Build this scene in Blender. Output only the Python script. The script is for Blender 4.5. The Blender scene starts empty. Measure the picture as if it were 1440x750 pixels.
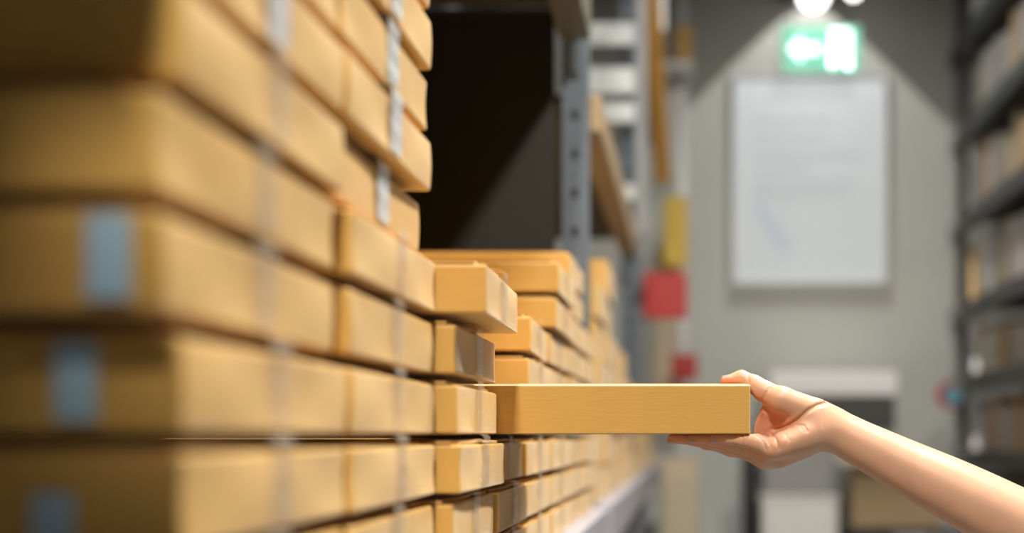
import bpy, bmesh, math, random
import numpy as np
from mathutils import Vector, Matrix

random.seed(7)
SC = bpy.context.scene
COL = SC.collection
E = 1.05                      # eye height above the floor

# ------------------------------------------------------------------ camera, world, exposure
cd = bpy.data.cameras.new('camera')
cam = bpy.data.objects.new('camera', cd)
COL.objects.link(cam)
cam.location = (0, 0, E)
cam.rotation_euler = (math.pi/2, 0, 0)
cd.sensor_width = 36
cd.lens = 50
cd.shift_x = -(970-720)/1440
cd.shift_y = (612-375)/1440
cd.clip_start = 0.02
cd.dof.use_dof = True
cd.dof.focus_distance = 1.757
cd.dof.aperture_fstop = 1.9
SC.camera = cam
SC.view_settings.view_transform = 'Standard'
SC.view_settings.look = 'None'
SC.view_settings.exposure = 0.0
SC.view_settings.gamma = 1.0
SC.view_settings.use_curve_mapping = False
SC.cycles.use_denoising = True
SC.cycles.max_bounces = 6
SC.cycles.sample_clamp_indirect = 4.0
w = bpy.data.worlds.new('world')
SC.world = w
w.use_nodes = True
w.node_tree.nodes['Background'].inputs[0].default_value = (0.85, 0.92, 1.0, 1)
w.node_tree.nodes['Background'].inputs[1].default_value = 0.035

LAMP_W = 190.0        # each aisle lamp
SPOT_W = 125.0        # unseen added wall washer

# ------------------------------------------------------------------ helpers
def mat(name, col, rough=0.6, metal=0.0, spec=0.5, var=0.0, scale=20, bump=0.0, bscale=200, **kw):
    m = bpy.data.materials.new(name)
    m.use_nodes = True
    nt = m.node_tree
    b = nt.nodes['Principled BSDF']
    b.inputs['Base Color'].default_value = (*col, 1)
    b.inputs['Roughness'].default_value = rough
    b.inputs['Metallic'].default_value = metal
    b.inputs['Specular IOR Level'].default_value = spec
    for k, v in kw.items():
        b.inputs[k.replace('_', ' ')].default_value = v
    tc = nt.nodes.new('ShaderNodeTexCoord')
    if var > 0:
        n = nt.nodes.new('ShaderNodeTexNoise')
        n.inputs['Scale'].default_value = scale
        n.inputs['Detail'].default_value = 5
        nt.links.new(tc.outputs['Object'], n.inputs['Vector'])
        r = nt.nodes.new('ShaderNodeMapRange')
        r.inputs[1].default_value = 0.3; r.inputs[2].default_value = 0.7
        r.inputs[3].default_value = 1-var; r.inputs[4].default_value = 1+var
        nt.links.new(n.outputs['Fac'], r.inputs[0])
        mx = nt.nodes.new('ShaderNodeVectorMath'); mx.operation = 'SCALE'
        mx.inputs[0].default_value = col
        nt.links.new(r.outputs[0], mx.inputs['Scale'])
        nt.links.new(mx.outputs[0], b.inputs['Base Color'])
    if bump > 0:
        n = nt.nodes.new('ShaderNodeTexNoise')
        n.inputs['Scale'].default_value = bscale
        nt.links.new(tc.outputs['Object'], n.inputs['Vector'])
        bp = nt.nodes.new('ShaderNodeBump')
        bp.inputs['Strength'].default_value = bump
        bp.inputs['Distance'].default_value = 0.001
        nt.links.new(n.outputs['Fac'], bp.inputs['Height'])
        nt.links.new(bp.outputs[0], b.inputs['Normal'])
    return m

def emis(name, col, strength):
    m = mat(name, col, 0.5)
    b = m.node_tree.nodes['Principled BSDF']
    b.inputs['Emission Color'].default_value = (*col, 1)
    b.inputs['Emission Strength'].default_value = strength
    return m

def cardboard(name, col, rough=0.42, spec=0.5):
    """Kraft board: fine flutes running along the object's X, small fibres, soft patches."""
    m = bpy.data.materials.new(name)
    m.use_nodes = True
    nt = m.node_tree; L = nt.links; N = nt.nodes
    b = N['Principled BSDF']
    b.inputs['Roughness'].default_value = rough
    b.inputs['Specular IOR Level'].default_value = spec
    b.inputs['Sheen Weight'].default_value = 0.35
    b.inputs['Sheen Roughness'].default_value = 0.35
    b.inputs['Sheen Tint'].default_value = (1, .93, .8, 1)
    tc = N.new('ShaderNodeTexCoord')
    mp = N.new('ShaderNodeMapping'); mp.inputs['Scale'].default_value = (34, 34, 330)
    L.new(tc.outputs['Object'], mp.inputs[0])
    n1 = N.new('ShaderNodeTexNoise'); n1.inputs['Scale'].default_value = 1.0; n1.inputs['Detail'].default_value = 3
    L.new(mp.outputs[0], n1.inputs['Vector'])
    n2 = N.new('ShaderNodeTexNoise'); n2.inputs['Scale'].default_value = 900; n2.inputs['Detail'].default_value = 2
    L.new(tc.outputs['Object'], n2.inputs['Vector'])
    n3 = N.new('ShaderNodeTexNoise'); n3.inputs['Scale'].default_value = 9
    L.new(tc.outputs['Object'], n3.inputs['Vector'])
    a = N.new('ShaderNodeMath'); a.operation = 'MULTIPLY_ADD'; a.inputs[1].default_value = 0.17; a.inputs[2].default_value = 0.74
    L.new(n1.outputs['Fac'], a.inputs[0])
    a2 = N.new('ShaderNodeMath'); a2.operation = 'MULTIPLY_ADD'; a2.inputs[1].default_value = 0.16
    L.new(n2.outputs['Fac'], a2.inputs[0]); L.new(a.outputs[0], a2.inputs[2])
    a3 = N.new('ShaderNodeMath'); a3.operation = 'MULTIPLY_ADD'; a3.inputs[1].default_value = 0.18
    L.new(n3.outputs['Fac'], a3.inputs[0]); L.new(a2.outputs[0], a3.inputs[2])
    oi = N.new('ShaderNodeObjectInfo')
    a4 = N.new('ShaderNodeMath'); a4.operation = 'MULTIPLY_ADD'; a4.inputs[1].default_value = 0.035
    L.new(oi.outputs['Random'], a4.inputs[0]); L.new(a3.outputs[0], a4.inputs[2])
    sc = N.new('ShaderNodeVectorMath'); sc.operation = 'SCALE'; sc.inputs[0].default_value = col
    L.new(a4.outputs[0], sc.inputs['Scale'])
    L.new(sc.outputs[0], b.inputs['Base Color'])
    bp = N.new('ShaderNodeBump'); bp.inputs['Strength'].default_value = 0.25; bp.inputs['Distance'].default_value = 0.0006
    L.new(n1.outputs['Fac'], bp.inputs['Height']); L.new(bp.outputs[0], b.inputs['Normal'])
    return m

M = {}
M['kraft'] = cardboard('kraft_cardboard', (0.70, 0.405, 0.100))
M['kraft_flap'] = cardboard('kraft_flap', (0.62, 0.35, 0.10))
M['kraft_plain'] = cardboard('kraft_far', (0.66, 0.40, 0.13), 0.7, 0.3)
M['tape'] = mat('clear_tape', (0.64, 0.59, 0.50), 0.14, 0, 0.9, bump=0.5, bscale=45, Alpha=0.32)
M['tape_glare'] = mat('glossy_tape', (0.78, 0.82, 0.84), 0.12, 0, 0.9, bump=0.6, bscale=45, Alpha=0.85)  # whiter, more opaque copy of the tape: glare painted into its colour
M['blue_glare'] = mat('pale_blue_painted_glare', (0.46, 0.66, 0.80), 0.4)  # bluish reflection on the tape, painted as a pale patch
M['wall'] = mat('painted_wall', (0.42, 0.42, 0.385), 0.8, var=0.03, scale=2)
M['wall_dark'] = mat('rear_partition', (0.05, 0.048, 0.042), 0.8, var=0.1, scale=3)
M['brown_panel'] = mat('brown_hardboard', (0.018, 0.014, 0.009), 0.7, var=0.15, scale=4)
M['concrete'] = mat('concrete_floor', (0.16, 0.16, 0.155), 0.35, var=0.1, scale=3)
M['ceiling'] = mat('ceiling_paint', (0.08, 0.08, 0.08), 0.9)
M['steel_blue'] = mat('blue_grey_steel', (0.17, 0.20, 0.23), 0.4, 0.3, var=0.06)
M['steel_dark'] = mat('dark_steel', (0.07, 0.07, 0.065), 0.5, 0.3, var=0.1)
M['beam_olive'] = mat('olive_grey_beam', (0.17, 0.15, 0.10), 0.45, 0.2, var=0.1, scale=8)
M['beam_tan'] = mat('tan_beam', (0.36, 0.25, 0.13), 0.5, var=0.1)
M['beam_orange'] = mat('orange_beam', (0.95, 0.50, 0.10), 0.5, var=0.08)
M['steel_light'] = mat('galvanised_steel', (0.62, 0.63, 0.62), 0.35, 0.3, var=0.1)
M['deck'] = mat('shelf_board', (0.10, 0.09, 0.075), 0.7, var=0.15, scale=6)
M['lavender'] = mat('lavender_plastic', (0.42, 0.40, 0.44), 0.45, var=0.1)
M['black'] = mat('black_rubber', (0.02, 0.02, 0.02), 0.5)
M['hole'] = mat('slot_dark', (0.015, 0.015, 0.015), 0.9)
M['white'] = mat('white_card', (0.84, 0.82, 0.78), 0.6, var=0.05)
M['bright'] = mat('white_laminate', (0.92, 0.92, 0.91), 0.35)
M['pinkwhite'] = mat('pinkish_white_card', (0.78, 0.71, 0.69), 0.6, var=0.05)
M['beige'] = mat('beige_card', (0.60, 0.50, 0.36), 0.6, var=0.06)
M['grey'] = mat('grey_paint', (0.34, 0.34, 0.335), 0.5, var=0.05)
M['red'] = mat('red_plastic', (0.50, 0.035, 0.03), 0.4)
M['yellow'] = mat('yellow_plastic', (0.90, 0.60, 0.06), 0.4)
M['blue'] = mat('blue_enamel', (0.14, 0.36, 0.46), 0.3)
M['poster'] = mat('poster_paper', (0.70, 0.75, 0.80), 0.5)
M['poster_text'] = mat('poster_print', (0.60, 0.65, 0.71), 0.5)
M['poster_blue'] = mat('poster_blue_print', (0.58, 0.66, 0.77), 0.5)
M['frame'] = mat('poster_frame', (0.45, 0.45, 0.44), 0.4, 0.4)
M['lamp_glow'] = emis('lamp_glow', (1, 0.98, 0.94), 9)
M['lamp_glow_soft'] = emis('spot_lens_glow', (1, 0.98, 0.94), 4.5)
M['exit_green'] = emis('exit_green', (0.22, 0.66, 0.46), 0.8)
M['exit_white'] = emis('exit_white', (0.85, 1.0, 0.97), 2.6)

def mesh_obj(name, bm, m, parent=None, smooth=False, loc=None):
    me = bpy.data.meshes.new(name)
    bm.to_mesh(me); bm.free()
    if smooth:
        for p in me.polygons: p.use_smooth = True
    me.materials.append(m)
    o = bpy.data.objects.new(name, me)
    COL.objects.link(o)
    if parent: o.parent = parent
    if loc: o.location = loc
    return o

def box_into(bm, x0, x1, y0, y1, z0, z1, bev=0.0, seg=2):
    r = bmesh.ops.create_cube(bm, size=1)
    vs = r['verts']
    bmesh.ops.scale(bm, vec=(x1-x0, y1-y0, z1-z0), verts=vs)
    bmesh.ops.translate(bm, vec=((x0+x1)/2, (y0+y1)/2, (z0+z1)/2), verts=vs)
    if bev > 0:
        es = list({e for v in vs for e in v.link_edges})
        bmesh.ops.bevel(bm, geom=es, offset=bev, segments=seg, profile=.5, affect='EDGES', clamp_overlap=True)

def boxes(name, lst, m, parent=None, bev=0.0):
    bm = bmesh.new()
    for b in lst: box_into(bm, *b, bev=bev)
    return mesh_obj(name, bm, m, parent)

def tube_into(bm, a, b, r, n=16, r2=None):
    a = Vector(a); b = Vector(b); d = b-a
    res = bmesh.ops.create_cone(bm, cap_ends=True, segments=n, radius1=r, radius2=r if r2 is None else r2, depth=d.length)
    q = Vector((0, 0, 1)).rotation_difference(d.normalized())
    mt = Matrix.Translation((a+b)/2) @ q.to_matrix().to_4x4()
    bmesh.ops.transform(bm, matrix=mt, verts=res['verts'])

def tag(o, label, cat, group=None):
    o['label'] = label; o['category'] = cat
    if group: o['group'] = group
    return o

def thing(name, label, cat, loc=(0, 0, 0), rz=0, group=None):
    o = bpy.data.objects.new(name, None)
    o.empty_display_size = 0.05
    COL.objects.link(o)
    o.location = loc; o.rotation_euler = (0, 0, rz)
    return tag(o, label, cat, group)

def dup(root, loc, rz, label, group=None):
    r = root.copy(); COL.objects.link(r)
    r.location = loc; r.rotation_euler = (0, 0, rz)
    r['label'] = label
    if group: r['group'] = group
    for ch in list(root.children):
        c = ch.copy(); COL.objects.link(c); c.parent = r
        for g in ch.children:
            d = g.copy(); COL.objects.link(d); d.parent = c
    return r

def struct(name, lst, m, bev=0):
    o = boxes(name, lst, m, None, bev)
    o['kind'] = 'structure'
    return o

# ------------------------------------------------------------------ the setting
FAR = 10.0
XL, XR = -1.35, 3.2
struct('floor', [(XL-.1, XR+.1, -2.0, FAR+.1, -0.1, 0.0)], M['concrete'])
struct('ceiling', [(XL-.1, XR+.1, -2.0, FAR+.1, E+3.5, E+3.6)], M['ceiling'])
struct('wall_far', [(XL-.1, XR+.1, FAR, FAR+.1, 0, E+3.5)], M['wall'])
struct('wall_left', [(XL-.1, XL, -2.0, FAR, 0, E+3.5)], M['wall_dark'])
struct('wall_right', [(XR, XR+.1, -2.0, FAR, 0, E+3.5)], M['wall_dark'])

# ------------------------------------------------------------------ lamps
def aisle_lamp(x, y, label, power=1.0, hl=.62):
    t = thing('ceiling_lamp', label, 'lamp', (x, y, E+3.22), 0, 'strip lamps over the aisle')
    boxes('housing', [(-.09, .09, -hl, hl, .03, .08)], M['steel_light'], t, .008)
    bm = bmesh.new()
    for s in (-.04, .04): tube_into(bm, (s, -hl+.04, .012), (s, hl-.04, .012), .013)
    mesh_obj('lamp_tube', bm, M['lamp_glow'], t, True)
    for s in (-hl*.73, hl*.73):
        bm = bmesh.new(); tube_into(bm, (0, s, .08), (0, s, .28), .005, 8)
        mesh_obj('hanger_rod', bm, M['steel_dark'], t)
    ld = bpy.data.lights.new('lamp_light', 'AREA')
    ld.shape = 'RECTANGLE'; ld.size = .25; ld.size_y = 2*hl-.04
    ld.energy = LAMP_W*power; ld.color = (1.0, 0.955, 0.88)
    lo = bpy.data.objects.new('lamp_light', ld); COL.objects.link(lo)
    lo.parent = t; lo.location = (0, 0, -.02)
aisle_lamp(-0.10, -1.3, 'white strip lamp added unseen behind the viewer to light the held box', 1.15, .25)  # added as front light, placed to leave the nearest stack dim
aisle_lamp(1.15, 2.0, 'white strip lamp hanging over the aisle, second from the viewer', 1.35)
aisle_lamp(1.15, 4.4, 'white strip lamp hanging over the aisle, third from the viewer', .28)
aisle_lamp(1.15, 6.2, 'white strip lamp hanging over the aisle, nearest the notice wall', 0.32)

def wall_spot(x, y, z, label, r, power, cone=92):
    t = thing('spotlight', label, 'spotlight', (x, y, z), 0, None)
    bm = bmesh.new(); tube_into(bm, (0, 0, .0), (0, 0, .17), r*.95, 24, r*.6)
    mesh_obj('lamp_head', bm, M['steel_light'], t, False)
    bm = bmesh.new()
    bmesh.ops.create_uvsphere(bm, u_segments=24, v_segments=12, radius=r)
    mesh_obj('lens', bm, M['lamp_glow_soft'], t, True)
    bm = bmesh.new(); tube_into(bm, (0, 0, .17), (0, 0, E+3.5-z), .012, 10)
    mesh_obj('stem', bm, M['steel_light'], t)
wall_spot(.82, 9.42, E+2.92, 'round glowing spotlight above the green exit sign', .10, 0)
t = thing('unseen_wall_washer', 'unseen hooded wall washer added to throw the cone of light on the wall', 'added lamp', (.845, 9.82, E+3.19))  # added out of view to cast the cone below the visible spotlights
boxes('hood', [(-.24, .24, -.030, -.022, -.19, .06), (-.24, .24, -.022, .06, .05, .06)], M['steel_dark'], t)  # hood shaped to keep this light off the right rack
boxes('lamp_body', [(-.05, .05, -.02, .03, .012, .0499)], M['steel_light'], t, .004)
boxes('arm', [(-.012, .012, .0, .02, .0601, .3099)], M['steel_dark'], t)
ld = bpy.data.lights.new('washer_light', 'SPOT')
ld.spot_size = math.radians(92); ld.spot_blend = .12
ld.shadow_soft_size = .008; ld.color = (1.0, .985, .94)
ld.use_nodes = True
f = ld.node_tree.nodes.new('ShaderNodeLightFalloff'); f.inputs[0].default_value = SPOT_W
ld.node_tree.links.new(f.outputs['Constant'], ld.node_tree.nodes['Emission'].inputs['Strength'])
ld.energy = 1.0
lo = bpy.data.objects.new('washer_light', ld); COL.objects.link(lo)
lo.parent = t; lo.location = (0, 0, -.002)
wall_spot(1.085, 9.42, E+2.94, 'smaller glowing spotlight to the right of the bright one', .05, 0)

# ------------------------------------------------------------------ cardboard boxes
H = 0.0614
def flat_box_proto(L, W, seed, inset=0.006, pitch=H, tape_y=None, tape=True, mt='kraft'):
    """Flat mailer lying with its end at local x=0 (aisle side); spans x -L..0, y 0..W, z 0..pitch."""
    rnd = random.Random(seed)
    t = bpy.data.objects.new('cardboard_box', None); t.empty_display_size = .05
    COL.objects.link(t); t['category'] = 'box'
    hb = pitch-.0112
    bm = bmesh.new()
    r = bmesh.ops.create_grid(bm, x_segments=1, y_segments=1, size=.5)
    bmesh.ops.delete(bm, geom=bm.verts[:], context='VERTS')
    # body with softly bulged walls
    nx, ny, nz = 10, 10, 4
    box_into(bm, -L, 0, 0, W, 0, hb)
    bmesh.ops.subdivide_edges(bm, edges=bm.edges[:], cuts=5, use_grid_fill=True)
    for v in bm.verts:
        fy = v.co.y/W; fz = v.co.z/hb; fx = -v.co.x/L
        if abs(v.co.x) < 1e-6:
            v.co.x += .0016*math.sin(math.pi*fy*2+seed)*math.sin(math.pi*fz)
        if abs(v.co.y) < 1e-6 or abs(v.co.y-W) < 1e-6:
            s = -1 if v.co.y < W/2 else 1
            v.co.y -= s*.0010*math.sin(math.pi*fx)*math.sin(math.pi*fz)
    es = [e for e in bm.edges if e.calc_face_angle(0) > 1.2]
    bmesh.ops.bevel(bm, geom=es, offset=.0030, segments=3, profile=.5, affect='EDGES')
    mesh_obj('body', bm, M[mt], t)
    # two top flaps meeting along the middle
    for s in (0, 1):
        bm = bmesh.new()
        y0, y1 = (0.0015, W/2-.0008) if s == 0 else (W/2+.0008, W-.0015)
        n = 12
        ph = rnd.random()*6
        rows = []
        for i in range(n+1):
            y = y0+(y1-y0)*i/n
            f = i/n if s == 0 else 1-i/n
            lift = .0022*f*f + .0004*math.sin(ph+5*f)
            x1 = -inset-.0035*math.sin(ph+f*3.3)
            zb = hb+.0004+max(0, lift)
            zt = min(zb+.0030, pitch-.0004)
            rows.append([bm.verts.new((x1, y, zb)), bm.verts.new((x1, y, zt)), bm.verts.new((-L+.002, y, zt)), bm.verts.new((-L+.002, y, zb))])
        for a, b in zip(rows, rows[1:]):
            for k in range(4):
                bm.faces.new((a[k], b[k], b[(k+1) % 4], a[(k+1) % 4]))
        bm.faces.new(rows[0]); bm.faces.new(rows[-1][::-1])
        bmesh.ops.recalc_face_normals(bm, faces=bm.faces[:])
        mesh_obj('flap', bm, M['kraft_flap'], t)
    if tape:
        ty = W/2 if tape_y is None else tape_y
        bm = bmesh.new()
        path = [(.0022, .004)]
        for k in range(1, 9): path.append((.0022+.0005*math.sin(k*1.7+seed), .004+(hb-.006)*k/8))
        path += [(.0034, hb+.0015), (.0024, pitch-.0026), (-.002, pitch-.0006), (-.03, pitch-.0003), (-.07, pitch-.0003)]
        hw = .023
        rows = []
        for k, (x, z) in enumerate(path):
            dy = .001*math.sin(k*2.1+seed)
            rows.append([bm.verts.new((x+.0004*math.sin(k*3.1+j*2+seed), ty-hw+2*hw*j/4+dy, z)) for j in range(5)])
        for a, b in zip(rows, rows[1:]):
            for j in range(4): bm.faces.new((a[j], a[j+1], b[j+1], b[j]))
        bmesh.ops.recalc_face_normals(bm, faces=bm.faces[:])
        mesh_obj('tape', bm, M['tape'], t, True)
    return t

ORD = ['bottom', 'second', 'third', 'fourth', 'fifth', 'sixth', 'seventh', 'eighth', 'ninth', 'tenth', 'eleventh', 'twelfth', 'thirteenth', 'fourteenth', 'fifteenth', 'sixteenth', 'seventeenth', 'eighteenth', 'nineteenth', 'twentieth']
Z0 = 0.001
def zrow(k): return E+Z0+H*k

used = set()
def place(proto, loc, rz, label, group):
    if proto.name not in used:
        used.add(proto.name)
        proto.location = loc; proto.rotation_euler = (0, 0, rz); proto['label'] = label; proto['group'] = group
        return proto
    return dup(proto, loc, rz, label, group)

def column(protos, X, Y, k0, k1, what, group, jit=.003, over={}, gapy=0.0):
    res = {}
    for k in range(k0, k1+1):
        dx, dy, yaw = over.get(k, (random.uniform(-jit, jit), random.uniform(-.001, .001), random.uniform(-.004, .004)))
        p = protos[k % len(protos)]
        lab = '%s flat cardboard box up in %s' % (ORD[k-k0], what)
        res[k] = place(p, (X+dx, Y+gapy+dy, zrow(k)+.0001), yaw, lab, group)
    return res

# prototypes for the two broad near stacks (W .354) and the narrower ones beyond
NP = [flat_box_proto(.46, .349, 1, .017), flat_box_proto(.46, .349, 2, .013), flat_box_proto(.46, .349, 5, .020)]
FP = [flat_box_proto(.46, .298, 3, .009), flat_box_proto(.46, .298, 4, .007)]
GP = [flat_box_proto(.46, .352, 8, .009), flat_box_proto(.46, .352, 9, .008)]

A, B = -.264, -.2377
G1 = 'flat cardboard boxes stacked on the shelf'
C1 = column(NP, A, .7385, -3, 9, 'the nearest stack, most blurred', G1, jit=.002, over={
    -1: (.001, 0, 0), 1: (-.003, -.020, .004), 2: (-.004, -.020, -.003), 5: (-.004, 0, 0),
    6: (0, -.16, 0), 7: (0, -.16, 0), 8: (0, -.16, 0), 9: (0, -.16, 0)})  # unseen top boxes pulled forward to shade the rows below
C2 = column(NP, A, 1.0925, -3, 8, 'the second stack from the left', G1, jit=.002, over={
    -3: (.005, 0, 0), -2: (.003, 0, 0), -1: (.006, 0, 0), 0: (.004, 0, 0), 1: (.003, 0, 0), 2: (.006, 0, 0),
    3: (-.011, 0, 0), 4: (.001, 0, 0), 5: (-.002, 0, 0), 8: (.003, 0, 0)})
def paint_glare(o):
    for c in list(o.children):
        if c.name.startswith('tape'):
            c.data = c.data.copy(); c.data.materials[0] = M['tape_glare']; c['label'] = 'shiny white-glinting tape'
for o in (C1[4], C2[5], C2[6], C2[4], C2[3]): paint_glare(o)
for k, x0, z0, z1 in ((1, -.304, .006, .049), (0, -.329, .006, .047), (-1, -.341, .000, .030)):  # pale patches painting the tape's bluish reflection on the nearest boxes
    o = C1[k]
    s_ = boxes('blue_glare', [(x0-o.location.x, x0+.022-o.location.x, -.0024, -.0012, z0, z1)], M['blue_glare'], o)
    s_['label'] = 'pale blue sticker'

# stack 3, beside the held box
column(FP, B, 1.452, -3, 1, 'the short stack left of the held box', G1, over={
    1: (-.001, 0, 0), 0: (0, 0, 0), -1: (.004, 0, -.02), -2: (-.004, 0, .0), -3: (-.001, 0, 0)})
place(FP[0], (-.207, 1.447, zrow(2)+.0001), .015, 'flat cardboard box jutting out on top of the short stack', G1)
# stack 4 under the held box, boxes beyond
column(FP, B, 1.757, -3, -1, 'the low stack under the held box', G1, over={-1: (-.004, 0, 0), -2: (.002, 0, 0), -3: (0, 0, 0)})
column(GP, B, 2.085, -3, 2, 'the stack just behind the held box', G1, over={2: (.004, 0, .03)})
column(GP, B, 2.442, -3, 4, 'the taller stack two behind the held box', G1, over={4: (.012, 0, 0), 3: (.008, 0, 0)})
column(GP, B, 2.799, -3, 5, 'the tallest stack in front of the grey post', G1)
column(GP, B, 3.156, -3, 3, 'the last stack before the grey post', G1)

# ------------------------------------------------------------------ the held box
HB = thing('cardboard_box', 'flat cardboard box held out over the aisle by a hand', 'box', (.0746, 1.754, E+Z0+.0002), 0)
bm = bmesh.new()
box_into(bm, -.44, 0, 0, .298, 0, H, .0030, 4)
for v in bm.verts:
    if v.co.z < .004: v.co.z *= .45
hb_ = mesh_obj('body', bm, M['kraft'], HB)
hb_.data.materials.append(cardboard('painted_edge_highlight', (0.98, 0.78, 0.46)))       # highlight along the top edge, painted in as a pale colour
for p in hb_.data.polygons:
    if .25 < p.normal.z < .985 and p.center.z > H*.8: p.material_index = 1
boxes('flap', [(-.434, -.005, .006, .1482, H, H+.0010)], M['kraft_flap'], HB, .0006)
boxes('flap', [(-.434, -.005, .1488, .292, H, H+.0010)], M['kraft_flap'], HB, .0006)
boxes('tape', [(-.09, .0005, .126, .171, H+.0012, H+.0014), (.0001, .0006, .126, .171, .006, H+.0014)], M['tape'], HB)

# ------------------------------------------------------------------ left rack

def part_post(t, x, y, z0, z1, m, wx, wy=.08):
    h = z1-z0
    p = boxes('upright', [(x-wx, x, y, y+.004, z0, z1), (x-wx, x-wx+.004, y+.004, y+wy, z0, z1), (x-.004, x, y+.004, y+wy, z0, z1)], m, t)
    boxes('slots', [(x-wx*.62, x-wx*.38, y-.0008, y-.0001, z0+.05+i*.1, z0+.075+i*.1) for i in range(int(h/.1))], M['hole'], p)
    boxes('foot_plate', [(x-wx-.03, x+.03, y-.02, y+wy+.02, z0-.008, z0)], M['steel_dark'], p)
t = thing('storage_rack', 'near bay of the left storage rack carrying the flat cardboard boxes', 'rack')
part_post(t, -.262, 3.645, .008, E+3.3, M['steel_blue'], .065)
part_post(t, -1.19, 3.645, .008, E+3.3, M['steel_blue'], .065)
boxes('shelf_board', [(-1.25, -.255, -.1, 3.60, E-.2032, E-.1838)], M['deck'], t)
boxes('beam', [(-.2549, -.205, -.1, 3.60, E-.30, E-.1838)], M['lavender'], t, .004)['label'] = 'pale grey beam'
boxes('beam', [(-.30, -.22, -.1, 3.60, E-.66, E-.573)], M['steel_dark'], t, .004)
boxes('shelf_board', [(-1.25, -.305, -.1, 3.60, E-.572, E-.552)], M['deck'], t)
boxes('deck_board', [(-1.25, -.33, -.3, 3.60, E+1.085, E+1.105)], M['deck'], t)
for y in (3.30, 2.75, 1.9, 1.1): boxes('crossbar', [(-1.25, -.33, y, y+.06, E+1.045, E+1.085)], M['beam_olive'], t)
boxes('beam', [(-.33, -.25, -.3, 3.60, E+1.0, E+1.13)], M['beam_olive'], t, .006)['label'] = 'thick olive-grey overhead beam'
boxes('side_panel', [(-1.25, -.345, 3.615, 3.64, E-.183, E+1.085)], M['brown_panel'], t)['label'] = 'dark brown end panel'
boxes('side_panel', [(-1.25, -.1951, .33, .35, E-.1837, E+.645)], M['steel_dark'], t)['label'] = 'unseen dark panel added to shade the nearest boxes'  # added out of view to keep light off the lower nearest boxes
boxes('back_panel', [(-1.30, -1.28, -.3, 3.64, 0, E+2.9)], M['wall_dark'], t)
t = thing('storage_rack', 'far bay of the left storage rack, past the grey post', 'rack')
boxes('shelf_board', [(-1.25, -.255, 3.76, 9.6, E-.2032, E-.1838)], M['deck'], t)
boxes('beam', [(-.2549, -.205, 3.76, 9.6, E-.30, E-.1838)], M['lavender'], t, .004)['label'] = 'pale grey beam'
boxes('beam', [(-.30, -.22, 3.76, 9.6, E-.66, E-.573)], M['steel_dark'], t, .004)
boxes('shelf_board', [(-1.25, -.305, 3.76, 9.6, E-.572, E-.552)], M['deck'], t)
boxes('beam', [(-.31, -.235, 3.76, 6.39, E+.80, E+.90)], M['beam_tan'], t, .006)['label'] = 'tan sloping beam'
bm = bmesh.new()
box_into(bm, -.045, .045, -.02, .02, -.80, .80, .006)
bmesh.ops.transform(bm, matrix=Matrix.Translation((-.185, 7.62+.10, E+1.98)) @ Matrix.Rotation(math.radians(52), 4, 'X') @ Matrix.Rotation(math.radians(-2), 4, 'Y'), verts=bm.verts[:])
mesh_obj('sloping_rail', bm, M['beam_orange'], t)['label'] = 'orange sloping rail'
boxes('shelf_board', [(-1.25, -.32, 3.76, 6.39, E+.88, E+.90)], M['deck'], t)
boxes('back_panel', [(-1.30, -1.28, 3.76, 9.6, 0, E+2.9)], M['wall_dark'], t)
part_post(t, -.262, 6.60, .008, E+3.3, M['steel_blue'], .06)
part_post(t, -.262, 7.625, .008, E+3.3, M['steel_blue'], .055)
for xx in (-.245, -1.1): boxes('frame_post', [(xx, xx+.05, 6.40, 6.46, E+.0-.56, E+3.2)] if False else [(xx, xx+.05, 6.40, 6.46, E+.90, E+3.2)], M['grey'], t, .004)
for (za, zb) in ((1.06, 1.13), (1.41, 1.50), (1.54, 1.66), (1.76, 1.86), (2.05, 2.12), (2.4, 2.5)):
    boxes('rung', [(-1.05, -.245, 6.41, 6.45, E+za, E+zb)], M['steel_light'], t, .004)['label'] = 'wide pale horizontal rung'

# grey cartons standing on the tan-beam shelf
for i, (x0, x1, y, z1, mm, lab) in enumerate([
        (-.95, -.36, 4.5, .42, 'steel_dark', 'dark grey carton on the shelf behind the tan beam'),
        (-.80, -.34, 5.2, .30, 'grey', 'mid grey carton set back on the tan-beam shelf')]):
    t = thing('carton', lab, 'box', (x0, y, E+.9005))
    boxes('body', [(0, x1-x0, 0, .4, 0, z1)], M[mm], t, .004)
    boxes('flap', [(.002, x1-x0-.002, .0, .199, z1+.0002, z1+.004)], M[mm], t)
    boxes('flap', [(.002, x1-x0-.002, .201, .4, z1+.0002, z1+.004)], M[mm], t)

# far stacks past the post (bigger cartons)
def carton_proto(L, W, Hh, seed, m='kraft_plain'):
    t = bpy.data.objects.new('cardboard_box', None); COL.objects.link(t); t['category'] = 'box'
    boxes('body', [(-L, 0, 0, W, 0, Hh-.008)], M[m], t, .003)
    boxes('flap', [(-L+.002, -.008, .002, W/2-.001, Hh-.0075, Hh-.0005)], M['kraft_flap'], t)
    boxes('flap', [(-L+.002, -.008, W/2+.001, W-.002, Hh-.0075, Hh-.0005)], M['kraft_flap'], t)
    boxes('tape', [(.0002, .0012, W/2-.025, W/2+.025, .01, Hh-.0005)], M['tape'], t)
    return t
CP = carton_proto(.5, .36, .1, 1)
CP2 = carton_proto(.5, .36, .1, 2, 'kraft')
hts = [6, 7, 5, 4, 5, 4, 3, 4, 3, 4, 3, 3, 4, 3, 3, 3]
names = ['first', 'second', 'third', 'fourth', 'fifth', 'sixth', 'seventh', 'eighth', 'ninth', 'tenth', 'eleventh', 'twelfth', 'thirteenth', 'fourteenth', 'fifteenth', 'sixteenth', 'seventeenth', 'eighteenth', 'nineteenth', 'twentieth']
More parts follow.
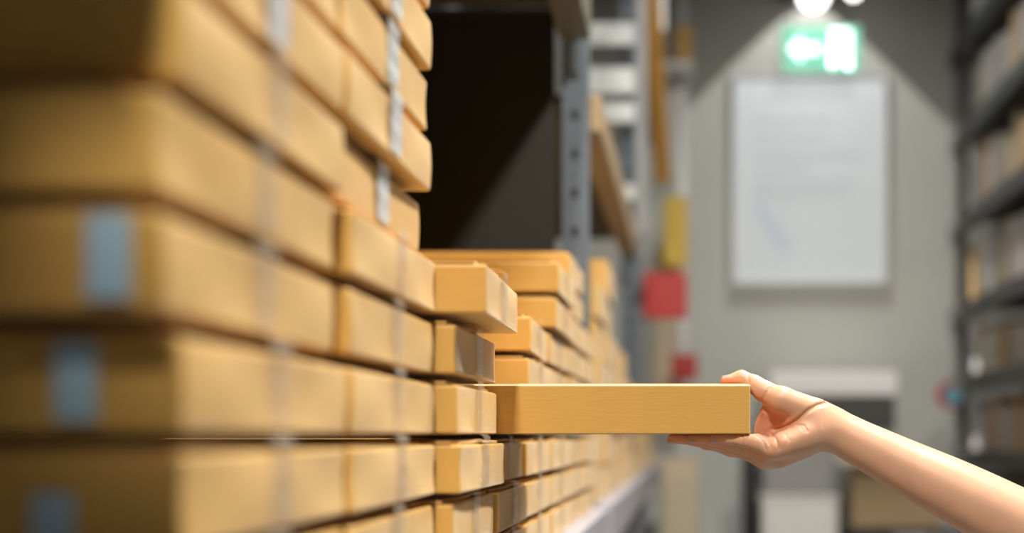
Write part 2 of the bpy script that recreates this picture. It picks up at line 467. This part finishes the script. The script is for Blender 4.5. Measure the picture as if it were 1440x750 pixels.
for c, n in enumerate(hts):
    y = 3.80+c*.365
    if c >= 7: y += .352
    if c >= 9: y += .282
    if y > 9.2: continue
    for k in range(n):
        p = CP if (c+k) % 2 else CP2
        place(p, (-.25+random.uniform(-.012, .012), y, E-.1836+.1*k), random.uniform(-.008, .008),
              'blurred carton past the grey post, %s stack along, %s from the shelf' % (names[c], ORD[k]),
              'cartons stacked past the grey post')

# lavender crates below the shelf
def crate_proto():
    t = bpy.data.objects.new('plastic_crate', None); COL.objects.link(t); t['category'] = 'crate'
    bm = bmesh.new()
    box_into(bm, -.5, 0, 0, .42, 0, .012)
    box_into(bm, -.012, 0, 0, .42, .012, .2); box_into(bm, -.5, -.488, 0, .42, .012, .2)
    box_into(bm, -.488, -.012, 0, .012, .012, .2); box_into(bm, -.488, -.012, .408, .42, .012, .2)
    mesh_obj('tub', bm, M['lavender'], t)
    boxes('rim', [(-.505, .006, -.006, .004, .19, .205), (-.505, .006, .416, .426, .19, .205), (-.004, .006, .004, .416, .19, .205), (-.505, -.495, .004, .416, .19, .205)], M['lavender'], t)
    return t
KP = crate_proto()
for i in range(15):
    y = 2.1+i*.46
    if 3.1 < y < 3.8 or 6.1 < y < 6.7 or 7.15 < y < 7.72 or y > 9.1: continue
    place(KP, (-.262, y, E-.5515), 0, 'pale lavender plastic crate under the box shelf, %s from the viewer' % names[i], 'pale crates on the low shelf')

# ------------------------------------------------------------------ far left end: signs and end post
t = thing('end_rack', 'pale rack end post with white panels beside the far wall', 'rack end', (-.02, 9.62, 0))
boxes('post', [(-.06, .0, 0, .06, 0, E+3.3)], M['steel_light'], t, .004)
boxes('end_panel', [(-.22, -.06, .02, .05, E+.05, E+1.28)], M['beige'], t, .004)
boxes('end_panel', [(-.20, -.06, .02, .05, E+1.75, E+2.45)], M['white'], t, .004)
boxes('end_panel', [(-.32, -.15, .02, .05, E+2.52, E+3.2)], M['white'], t, .004)
tag(boxes('carton', [(-.1, .02, 9.45, 9.60, E+2.45, E+2.72)], M['kraft'], None, .004), 'small brown carton high beside the pale end post', 'box')
tag(boxes('shelf_bracket', [(-.22, .02, 9.30, 9.6199, E+2.40, E+2.449)], M['steel_light'], None, .003), 'pale bracket shelf under the small brown carton', 'bracket')
t = thing('yellow_sign', 'yellow hanging sign above the red signs', 'sign', (-.095, 9.40, E+1.12))
boxes('board', [(-.08, .08, 0, .02, 0, .46)], M['yellow'], t, .01)
boxes('hanger', [(-.01, .01, .02, .22, .2, .22)], M['steel_light'], t)
t = thing('white_sign', 'white sign board high on the left rack above the orange rail', 'sign', (-.18, 7.59, E+2.16))
boxes('board', [(-.08, .05, 0, .02, 0, .5)], M['bright'], t, .006)
boxes('bracket', [(-.135, -.04, .0201, .0245, .2, .3)], M['steel_dark'], t)
t = thing('red_sign', 'large red square sign sticking out over the aisle', 'sign', (-.16, 7.59, E+.62))
boxes('board', [(-.09, .145, 0, .02, 0, .25)], M['red'], t, .012)
boxes('bracket', [(-.155, -.05, .0201, .0245, .08, .16)], M['steel_dark'], t)
t = thing('red_sign', 'smaller red sign lower down near the far wall', 'sign', (-.04, 9.3, E+.36))
boxes('board', [(-.08, .09, 0, .02, 0, .17)], M['red'], t, .01)
boxes('bracket', [(-.06, -.04, .0201, .32, .06, .09)], M['steel_dark'], t)
t = thing('bag', 'beige paper sack standing at the foot of the far left rack', 'bag', (-.06, 8.6, 0))
boxes('body', [(-.12, .12, 0, .25, 0, E-.2)], M['beige'], t, .03)
boxes('folded_top', [(-.11, .11, .09, .16, E-.2, E-.14)], M['beige'], t, .01)

# ------------------------------------------------------------------ far wall: poster, exit sign
t = thing('poster', 'large pale blue-white framed notice on the grey wall', 'poster', (.844, 9.985, E+1.06))
boxes('frame', [(-.545, .545, .002, .0149, -.0, .02), (-.545, .545, .002, .0149, 1.45, 1.47), (-.545, -.525, .002, .0149, .02, 1.45), (.525, .545, .002, .0149, .02, 1.45)], M['frame'], t, .002)
boxes('sheet', [(-.525, .525, .007, .0149, .02, 1.45)], M['poster'], t)
tl = []
for (x0, x1, z) in ((-.38, .10, 1.14), (-.38, .08, 1.02), (-.36, .36, .90), (-.36, -.05, .80), (-.36, .30, .70), (-.36, .25, .62)):
    x = x0; tl = []
    rr = random.Random(int(z*100))
    while x < x1:
        wl = rr.uniform(.03, .09)
        tl.append((x, min(x+wl, x1+.02), .0058, .0069, z, z+.028)); x += wl+.02
    boxes('text_line', tl, M['poster_text'], t)
bm = bmesh.new()
vs = [bm.verts.new(p) for p in ((-.40, .0065, .56), (-.33, .0065, .57), (-.12, .0065, .26), (-.22, .0065, .22))]
bm.faces.new(vs)
mesh_obj('printed_mark', bm, M['poster_blue'], t)

t = thing('exit_sign', 'lit green and white exit sign with running figure and arrow', 'sign', (.885, 9.57, E+2.44))
boxes('box_housing', [(-.27, .27, .012, .06, 0, .32)], M['steel_light'], t, .004)
boxes('green_face', [(-.26, .26, .0, .0118, .01, .31)], M['exit_green'], t)
def poly(bm, pts, y0=-.006, y1=-.0005):
    a = [bm.verts.new((x, y0, z)) for x, z in pts]; b = [bm.verts.new((x, y1, z)) for x, z in pts]
    bm.faces.new(a); bm.faces.new(b[::-1]); n = len(pts)
    for i in range(n): bm.faces.new((a[i], b[i], b[(i+1) % n], a[(i+1) % n]))
bm = bmesh.new()
poly(bm, [(-.22, .16), (-.13, .25), (-.13, .19), (-.01, .19), (-.01, .13), (-.13, .13), (-.13, .07)])
bmesh.ops.recalc_face_normals(bm, faces=bm.faces[:])
mesh_obj('arrow', bm, M['exit_white'], t)
bm = bmesh.new()
poly(bm, [(.06, .03), (.06, .29), (.20, .29), (.20, .03), (.17, .03), (.17, .26), (.09, .26), (.09, .03)])
poly(bm, [(.11, .18), (.15, .19), (.16, .12), (.19, .04), (.165, .04), (.135, .11), (.10, .06), (.06, .06), (.06, .08), (.09, .085), (.115, .12)])
poly(bm, [(.10, .17), (.11, .19), (.06, .16), (.05, .13), (.065, .125), (.07, .145)])
bmesh.ops.create_circle(bm, cap_ends=True, segments=16, radius=.021, matrix=Matrix.Translation((.135, -.004, .225)) @ Matrix.Rotation(math.pi/2, 4, 'X'))
bmesh.ops.recalc_face_normals(bm, faces=bm.faces[:])
mesh_obj('running_figure', bm, M['exit_white'], t)
for sx in (-.2, .2): boxes('hanger', [(sx-.006, sx+.006, .03, .042, .3201, 1.0599)], M['steel_dark'], t)

# ------------------------------------------------------------------ right rack
XB = 1.83
RR = thing('storage_rack', 'dark multi-level storage rack along the right edge', 'rack', (XB, 0, 0))
for x in (0, 1.1):
    for y in (9.72, 6.9): boxes('upright', [(x, x+.07, y, y+.08, 0, E+3.2)], M['steel_dark'], RR, .004)
boxes('back_panel', [(.55, .57, 5.6, 9.7, 0, E+3.2)], M['steel_dark'], RR)
levels = [(-.62, 'lowest'), (-.10, 'second lowest'), (.40, 'third lowest'), (.88, 'middle'), (1.47, 'third highest'), (2.07, 'second highest'), (2.68, 'highest')]
for z, nm in levels:
    boxes('beam', [(-.015, .05, 6.0, 9.95, E+z-.11, E+z)], M['steel_dark'], RR, .004)
    boxes('shelf_board', [(.05, .54, 6.0, 9.70, E+z-.03, E+z-.002)], M['deck'], RR)
mats = ['white', 'pinkwhite', 'beige', 'kraft_plain', 'kraft', 'white', 'grey', 'pinkwhite', 'white', 'beige']
cnames = {'white': 'white', 'pinkwhite': 'pinkish white', 'beige': 'beige', 'kraft_plain': 'brown', 'kraft': 'orange-brown', 'grey': 'grey'}
cart = {}
def shelf_carton(mk, wy, h):
    t = bpy.data.objects.new('carton', None); COL.objects.link(t); t['category'] = 'box'
    boxes('body', [(0, .42, 0, wy, 0, h)], M[mk], t, .004)
    boxes('flap', [(.002, .418, .002, wy/2-.001, h+.0003, h+.004)], M[mk], t)
    boxes('flap', [(.002, .418, wy/2+.001, wy-.002, h+.0003, h+.004)], M[mk], t)
    return t
for li, (z, nm) in enumerate(levels):
    nxt = levels[li+1][0] if li < 6 else 3.2
    room = nxt-z-.15
    y = 9.66; n = 0
    rr = random.Random(li+3)
    while y > 6.3 and room > .1:
        wy = rr.choice([.14, .18, .22, .3])
        h = min(room, rr.choice([.78, .9, .97])*room)
        mk = rr.choice(mats)
        y -= wy+.012
        c = shelf_carton(mk, wy, h)
        c.location = (XB+.076+rr.uniform(0, .02), y, E+z+.0003)
        c['label'] = '%s carton on the %s right shelf, %s from the far wall' % (cnames[mk], nm, names[n])
        c['group'] = 'cartons on the right-hand shelving'
        n += 1
        if n > 12: break
# round blue button-like sign on the right rack's edge
t = thing('round_sign', 'small round blue sign with a red rim on the right rack', 'sign', (1.70, 9.2, E+.255))
bm = bmesh.new(); tube_into(bm, (-.02, .008, 0), (-.02, .016, 0), .085, 32); mesh_obj('rim', bm, M['red'], t)
bm = bmesh.new(); tube_into(bm, (0, 0, 0), (0, .0078, 0), .062, 32); mesh_obj('disc', bm, M['blue'], t)
boxes('bracket', [(-.01, .115, .0165, .026, -.01, .01)], M['steel_dark'], t)

# ------------------------------------------------------------------ far end furniture
t = thing('packing_station', 'grey packing station with white top and dark screen bay', 'workstation', (0, 9.0, 0))
zt = E+.405
boxes('worktop', [(.50, 1.32, 0, .7, zt-.16, zt)], M['bright'], t, .02)
boxes('cabinet', [(.47, .98, .04, .68, E-.62, zt-.161)], M['grey'], t, .006)
boxes('screen_bay', [(.62, 1.30, -.005, .039, E+.05, E+.235)], M['steel_dark'], t, .004)
boxes('screen_support', [(.981, 1.30, .04, .5, 0, zt-.161)], M['grey'], t, .006)
boxes('side_post', [(.33, .44, .0, .08, 0, E-.10)], M['black'], t, .006)
boxes('side_rail', [(.441, .469, .03, .07, E-.3, E-.24)], M['black'], t)
boxes('leg', [(.48, .53, .05, .1, 0, E-.621)], M['steel_dark'], t)
boxes('leg', [(.92, .97, .05, .1, 0, E-.621)], M['steel_dark'], t)
t = thing('waste_bin', 'low white bin in front of the grey station', 'bin', (.70, 8.70, 0))
bm = bmesh.new(); box_into(bm, -.26, .21, 0, .25, 0, E-.40, .02); mesh_obj('body', bm, M['white'], t)
boxes('rim', [(-.27, .22, -.01, .26, E-.4, E-.375)], M['white'], t, .006)
t = thing('open_carton', 'open brown carton with pale spread flaps on a trolley', 'box', (1.16, 8.35, E-.54))
boxes('body', [(-.20, .32, 0, .4, 0, .33)], M['beam_tan'], t, .004)
for pts in ([(-.20, -.0, .335), (.32, 0, .335), (.38, -.13, .37), (-.26, -.13, .37)], [(-.20, .4, .335), (.32, .4, .335), (.38, .53, .41), (-.26, .53, .41)]):
    bm = bmesh.new()
    a = [bm.verts.new(p) for p in pts]; b = [bm.verts.new((p[0], p[1], p[2]+.012)) for p in pts]
    bm.faces.new(a); bm.faces.new(b[::-1])
    for i in range(4): bm.faces.new((a[i], a[(i+1) % 4], b[(i+1) % 4], b[i]))
    bmesh.ops.recalc_face_normals(bm, faces=bm.faces[:])
    mesh_obj('flap', bm, M['beige'], t)
boxes('packing_paper', [(-.19, .31, .01, .39, .3305, .40)], M['white'], t, .03)
t = thing('trolley', 'dark trolley carrying the open brown carton', 'trolley', (1.20, 8.35, 0))
boxes('platform', [(-.25, .32, -.02, .5, E-.58, E-.5405)], M['steel_dark'], t, .004)
for sx in (-.22, .29):
    for sy in (.02, .44):
        boxes('leg', [(sx-.015, sx+.015, sy-.015, sy+.015, .10, E-.5805)], M['steel_dark'], t)
        bm = bmesh.new(); tube_into(bm, (sx-.02, sy, .05), (sx+.02, sy, .05), .05, 20); mesh_obj('wheel', bm, M['black'], t)
boxes('lower_rail', [(-.22, .29, .005, .035, .14, .18), (-.22, .29, .425, .455, .14, .18)], M['steel_dark'], t)

#HAND#
# ------------------------------------------------------------------ the hand and forearm
def HP(px, py, dy):
    """joint position: metres right of / above the eye line at the held box, dy behind its front face"""
    return np.array(((px-970)/1140.0, 1.754+dy, E-(py-612)/1140.0))

STEP = 0.0013
lo = np.array((-0.045, 1.700, E-.235)); hi = np.array((0.53, 1.850, E+.088))
NX, NY, NZ = [int(math.ceil(v)) for v in (hi-lo)/STEP]
gx = (lo[0]+np.arange(NX)*STEP).astype(np.float32)
gy = (lo[1]+np.arange(NY)*STEP).astype(np.float32)
gz = (lo[2]+np.arange(NZ)*STEP).astype(np.float32)

def field(prims, k):
    """smooth union of tapered capsules, each worked out only near itself"""
    D = np.full((NX, NY, NZ), 0.05, np.float32)
    for a, b, ra, rb in prims:
        m = max(ra, rb)+.022
        s0 = np.maximum(((np.minimum(a, b)-m-lo)/STEP).astype(int), 0)
        s1 = np.minimum(((np.maximum(a, b)+m-lo)/STEP).astype(int)+1, (NX, NY, NZ))
        if (s1 <= s0).any(): continue
        X = gx[s0[0]:s1[0], None, None]; Y = gy[None, s0[1]:s1[1], None]; Z = gz[None, None, s0[2]:s1[2]]
        ab = (b-a).astype(np.float32); L2 = float(ab @ ab)+1e-12
        px, py, pz = X-np.float32(a[0]), Y-np.float32(a[1]), Z-np.float32(a[2])
        t = np.clip((px*ab[0]+py*ab[1]+pz*ab[2])/L2, 0, 1)
        d = np.sqrt((px-t*ab[0])**2+(py-t*ab[1])**2+(pz-t*ab[2])**2)-(ra+(rb-ra)*t)
        S = D[s0[0]:s1[0], s0[1]:s1[1], s0[2]:s1[2]]
        h = np.maximum(k-np.abs(S-d), 0)/k
        S[...] = np.minimum(S, d)-h*h*k*.25
    return D

def smin(A_, B_, k):
    h = np.maximum(k-np.abs(A_-B_), 0)/k
    return np.minimum(A_, B_)-h*h*k*.25

def chain(*js):
    js = [(HP(*j[:3]), j[3]/1000.0) for j in js]
    return [(p[0], q[0], p[1], q[1]) for p, q in zip(js, js[1:])]

arm_pts = [(1640, 840, -.01, 47), (1540, 792, .0, 46.5), (1440, 741, .01, 44), (1350, 694, .02, 39.5), (1275, 656, .028, 33.5), (1219, 627, .03, 28.8), (1165, 600, .032, 25.2), (1130, 598, .033, 21)]
def spline(pts, n=8):
    P4 = [np.array(p, float) for p in pts]; P4 = [2*P4[0]-P4[1]]+P4+[2*P4[-1]-P4[-2]]
    out = []
    for i in range(1, len(P4)-2):
        for j in range(n):
            t = j/n
            out.append(.5*((2*P4[i])+(-P4[i-1]+P4[i+1])*t+(2*P4[i-1]-5*P4[i]+4*P4[i+1]-P4[i+2])*t*t+(-P4[i-1]+3*P4[i]-3*P4[i+1]+P4[i+2])*t**3))
    out.append(P4[-2])
    return out
arm = chain(*spline(arm_pts))
palm = []
palm += chain((1165, 600, .032, 25), (1128, 600, .034, 21))
palm += chain((1150, 604, .026, 21), (1087, 632, .004, 12))
palm += chain((1150, 604, .030, 23), (1081, 640, .020, 13))
palm += chain((1150, 602, .034, 23), (1078, 645, .038, 14))
palm += chain((1150, 595, .036, 20), (1075, 640, .056, 13))
palm += chain((1098, 641, .028, 15), (1125, 621, .030, 21.5))
palm += chain((1148, 607, .016, 17), (1104, 624, .002, 13.5))          # heel of the hand below the thumb crease
palm += chain((1146, 580, .022, 18.5), (1100, 563, .014, 17))
palm += chain((1118, 590, .034, 15), (1092, 596, .042, 13))          # ball of the thumb
palm += chain((1084, 580, .036, 12), (1079, 600, .046, 10), (1075, 622, .054, 12))   # web
thumb = chain((1100, 563, .018, 16.5), (1076, 550, .026, 12.3), (1062, 539, .032, 9.8), (1044, 530.0, .037, 8.2), (1020, 533.6, .034, 5.7))
pinky = chain((1089, 631, .003, 11.5), (1066, 623, .006, 10.0), (1046, 619.6, .012, 7.8), (1024, 617.8, .016, 6.5), (1005, 617.0, .018, 5.7))
ring = chain((1081, 640, .020, 12.5), (1034, 625.5, .028, 8.6), (1002, 618.6, .033, 6.9), (974, 617.3, .036, 5.9))
middle = chain((1078, 645, .038, 13), (1026, 628.0, .046, 8.6), (980, 619.3, .051, 7.1), (944, 617.5, .054, 6.1))
index = chain((1075, 640, .056, 12.5), (1030, 633.0, .064, 8.6), (994, 624.5, .069, 7.0), (966, 619.5, .073, 5.8))
Df = None
for ch in (pinky, ring, middle, index):
    F = field(ch, .006)
    Df = F if Df is None else smin(Df, F, .0012)
Dh = smin(smin(field(palm, .013), field(arm, .0015), .012), Df, .007)
Dh = smin(Dh, field(thumb, .008), .006)
del Df, F
# creases pressed into the palm side
def crease(pts, depth, wid, ymax=.034):
    PX = [((a-970)/1140.0, E-(b-612)/1140.0) for a, b in pts]
    best = np.full((NX, NZ), 1.0, np.float32)
    for (x0, z0), (x1, z1) in zip(PX, PX[1:]):
        dx, dz = x1-x0, z1-z0; L2 = dx*dx+dz*dz
        t = np.clip(((gx[:, None]-x0)*dx+(gz[None, :]-z0)*dz)/L2, 0, 1)
        best = np.minimum(best, np.hypot(gx[:, None]-x0-t*dx, gz[None, :]-z0-t*dz))
    g = depth*np.exp(-(best/wid)**2)
    yw = np.clip((1.754+ymax-gy)/.01, 0, 1)
    Dh[...] += g[:, None, :]*yw[None, :, None]
crease([(1086, 604), (1100, 602), (1112, 597), (1122, 590), (1136, 578), (1150, 570), (1162, 567)], .0034, .0022)
crease([(1084, 607), (1091, 618), (1095, 631)], .0016, .0014)
crease([(1063, 612), (1072, 620), (1077, 632)], .0011, .0012)
crease([(1070, 611), (1079, 619), (1084, 630)], .0007, .0010)
crease([(1084, 545), (1076, 556), (1071, 566)], .0013, .0016)
crease([(1053, 527), (1054, 539)], .0009, .0013)
crease([(1113, 603), (1122, 598), (1130, 599), (1135, 607)], .0011, .0013)
crease([(1126, 602), (1131, 608)], .0008, .0010)
crease([(1104, 612), (1110, 620)], .0007, .0012)
crease([(1155, 570), (1158, 585), (1157, 602)], .0006, .0012)
crease([(1044, 612), (1045, 628)], .0012, .0013)
crease([(1020, 612), (1020, 624)], .0006, .0010)

def surface_nets(D):
    s = D < 0
    c = s[:-1, :-1, :-1].astype(np.int8)
    for i, j, k in ((1,0,0),(0,1,0),(0,0,1),(1,1,0),(1,0,1),(0,1,1),(1,1,1)):
        c = c+s[i:NX-1+i, j:NY-1+j, k:NZ-1+k]
    act = (c > 0) & (c < 8)
    I = np.argwhere(act)
    idx = np.full(act.shape, -1, np.int32); idx[act] = np.arange(len(I))
    P = np.zeros((len(I), 3)); n = np.zeros(len(I))
    cor = [(i, j, k) for i in (0,1) for j in (0,1) for k in (0,1)]
    vals = {q: D[I[:,0]+q[0], I[:,1]+q[1], I[:,2]+q[2]] for q in cor}
    for a in cor:
        for ax in range(3):
            if a[ax] == 0:
                b = list(a); b[ax] = 1; b = tuple(b)
                va, vb = vals[a], vals[b]
                m = (va < 0) != (vb < 0)
                t = np.where(m, va/np.where(m, va-vb, 1), 0)
                q = np.array(a, float)[None, :].repeat(len(I), 0); q[:, ax] += t
                P[m] += q[m]; n[m] += 1
    P = (I+P/n[:, None])*STEP+lo
    faces = []
    for ax in range(3):
        sl0 = [slice(None)]*3; sl1 = [slice(None)]*3
        sl0[ax] = slice(0, -1); sl1[ax] = slice(1, None)
        A_, B_ = s[tuple(sl0)], s[tuple(sl1)]
        e = np.argwhere(A_ != B_)
        o1, o2 = [(1, 2), (2, 0), (0, 1)][ax]
        ok = (e[:, o1] > 0) & (e[:, o2] > 0)
        e = e[ok]; e = e[(e[:, o1] < act.shape[o1]) & (e[:, o2] < act.shape[o2])]
        inside = A_[e[:, 0], e[:, 1], e[:, 2]]
        q = []
        for d1, d2 in ((-1, -1), (0, -1), (0, 0), (-1, 0)):
            f = e.copy(); f[:, o1] += d1; f[:, o2] += d2
            q.append(idx[f[:, 0], f[:, 1], f[:, 2]])
        q = np.stack(q, 1)
        q = np.where(inside[:, None], q, q[:, ::-1])
        faces.append(q)
    return P, np.concatenate(faces)
P_, F_ = surface_nets(Dh)
del Dh
me = bpy.data.meshes.new('hand_and_forearm')
base = np.array((0.20, 1.784, E-.03))
me.from_pydata((P_-base).tolist(), [], F_.tolist())
me.update()
for p in me.polygons: p.use_smooth = True
# skin tint: pinker palm, creases and finger ends
Xp = 970+P_[:, 0]*1140; Yp = 612-(P_[:, 2]-E)*1140; Dy = P_[:, 1]-1.754
tint = np.zeros(len(P_))
def blob(x, y, rx, ry, a, dmax=.2):
    global tint
    tint = tint+a*np.exp(-((Xp-x)/rx)**2-((Yp-y)/ry)**2)*(Dy < dmax)
blob(1088, 588, 20, 20, .8); blob(1066, 566, 12, 14, .7); blob(1020, 536, 14, 6, .9); blob(1095, 630, 14, 10, .25)
blob(1112, 595, 18, 8, .35); blob(1122, 606, 12, 10, .3); blob(970, 620, 50, 12, .5); blob(1148, 588, 10, 14, .15)
ca = me.color_attributes.new('skin_tint', 'FLOAT_COLOR', 'POINT')
tint = np.clip(tint, 0, 1)
buf = np.ones((len(P_), 4), np.float32); buf[:, 0] = tint; buf[:, 1] = tint; buf[:, 2] = tint
ca.data.foreach_set('color', buf.ravel())

ms = bpy.data.materials.new('skin'); ms.use_nodes = True
nt = ms.node_tree; b = nt.nodes['Principled BSDF']
b.inputs['Roughness'].default_value = .42
b.inputs['Specular IOR Level'].default_value = .35
b.inputs['Subsurface Weight'].default_value = .35
b.inputs['Subsurface Radius'].default_value = (1.0, .35, .18)
b.inputs['Subsurface Scale'].default_value = .006
at = nt.nodes.new('ShaderNodeAttribute'); at.attribute_name = 'skin_tint'
mx = nt.nodes.new('ShaderNodeMix'); mx.data_type = 'RGBA'
mx.inputs[6].default_value = (0.73, 0.425, 0.275, 1); mx.inputs[7].default_value = (0.74, 0.27, 0.15, 1)
nt.links.new(at.outputs['Fac'], mx.inputs[0])
tc = nt.nodes.new('ShaderNodeTexCoord')
nz = nt.nodes.new('ShaderNodeTexNoise'); nz.inputs['Scale'].default_value = 45; nz.inputs['Detail'].default_value = 4
nt.links.new(tc.outputs['Object'], nz.inputs['Vector'])
mr = nt.nodes.new('ShaderNodeMapRange'); mr.inputs[1].default_value = .3; mr.inputs[2].default_value = .7; mr.inputs[3].default_value = .95; mr.inputs[4].default_value = 1.05
nt.links.new(nz.outputs['Fac'], mr.inputs[0])
vm = nt.nodes.new('ShaderNodeVectorMath'); vm.operation = 'SCALE'
nt.links.new(mx.outputs[2], vm.inputs[0]); nt.links.new(mr.outputs[0], vm.inputs['Scale'])
nt.links.new(vm.outputs[0], b.inputs['Base Color'])
nb = nt.nodes.new('ShaderNodeTexNoise'); nb.inputs['Scale'].default_value = 700; nb.inputs['Detail'].default_value = 2
nt.links.new(tc.outputs['Object'], nb.inputs['Vector'])
bp = nt.nodes.new('ShaderNodeBump'); bp.inputs['Strength'].default_value = .2; bp.inputs['Distance'].default_value = .0004
nt.links.new(nb.outputs['Fac'], bp.inputs['Height']); nt.links.new(bp.outputs[0], b.inputs['Normal'])
me.materials.append(ms)
person = bpy.data.objects.new('person', me); COL.objects.link(person)
person.location = base
tag(person, "person's bare hand and forearm reaching in to hold the flat box, thumb on top", 'person')

# fingernails
M['nail'] = mat('fingernail', (0.92, 0.64, 0.54), 0.3, 0, .6, Coat_Weight=.6)
def nail(pos, along, out, lx, ly):
    bm = bmesh.new()
    ax = Vector(along).normalized(); n_ = Vector(out).normalized()
    n_ = (n_-ax*n_.dot(ax)).normalized(); sd = n_.cross(ax)
    rows = []
    for i in range(9):
        u = -1+2*i/8; wv = ly*(1-.35*max(0, u)**2-.1*max(0, -u)**2)
        r = []
        for j in range(9):
            v = -1+2*j/8
            hgt = -.45*ly*v*v-.08*lx*u*u
            r.append(bm.verts.new(Vector(pos)-Vector(base)+ax*u*lx+sd*v*wv*.98+n_*hgt))
        rows.append(r)
    for a, c in zip(rows, rows[1:]):
        for j in range(8): bm.faces.new((a[j], a[j+1], c[j+1], c[j]))
    res = bmesh.ops.solidify(bm, geom=bm.faces[:], thickness=.0004)
    bmesh.ops.recalc_face_normals(bm, faces=bm.faces[:])
    return mesh_obj('fingernail', bm, M['nail'], person, True)
def nail_on(chn, out, lx, ly, frac=.72):
    a, b_, ra, rb = chn[-1]
    c = a+(b_-a)*frac; r = ra+(rb-ra)*frac
    n_ = np.array(out, float); n_ /= np.linalg.norm(n_)
    return nail(c+n_*(r+.0003), b_-a, out, lx, ly)
nail_on(thumb, (0, -.25, 1), .0066, .0052, .86)
nail_on(pinky, (0, -.75, -1), .0062, .0042, .95)
nail_on(ring, (0, -.75, -1), .0068, .0046, .97)
nail_on(middle, (0, -.4, -1), .007, .0048, .98)
nail_on(index, (0, -.3, -1), .0068, .0048, .97)
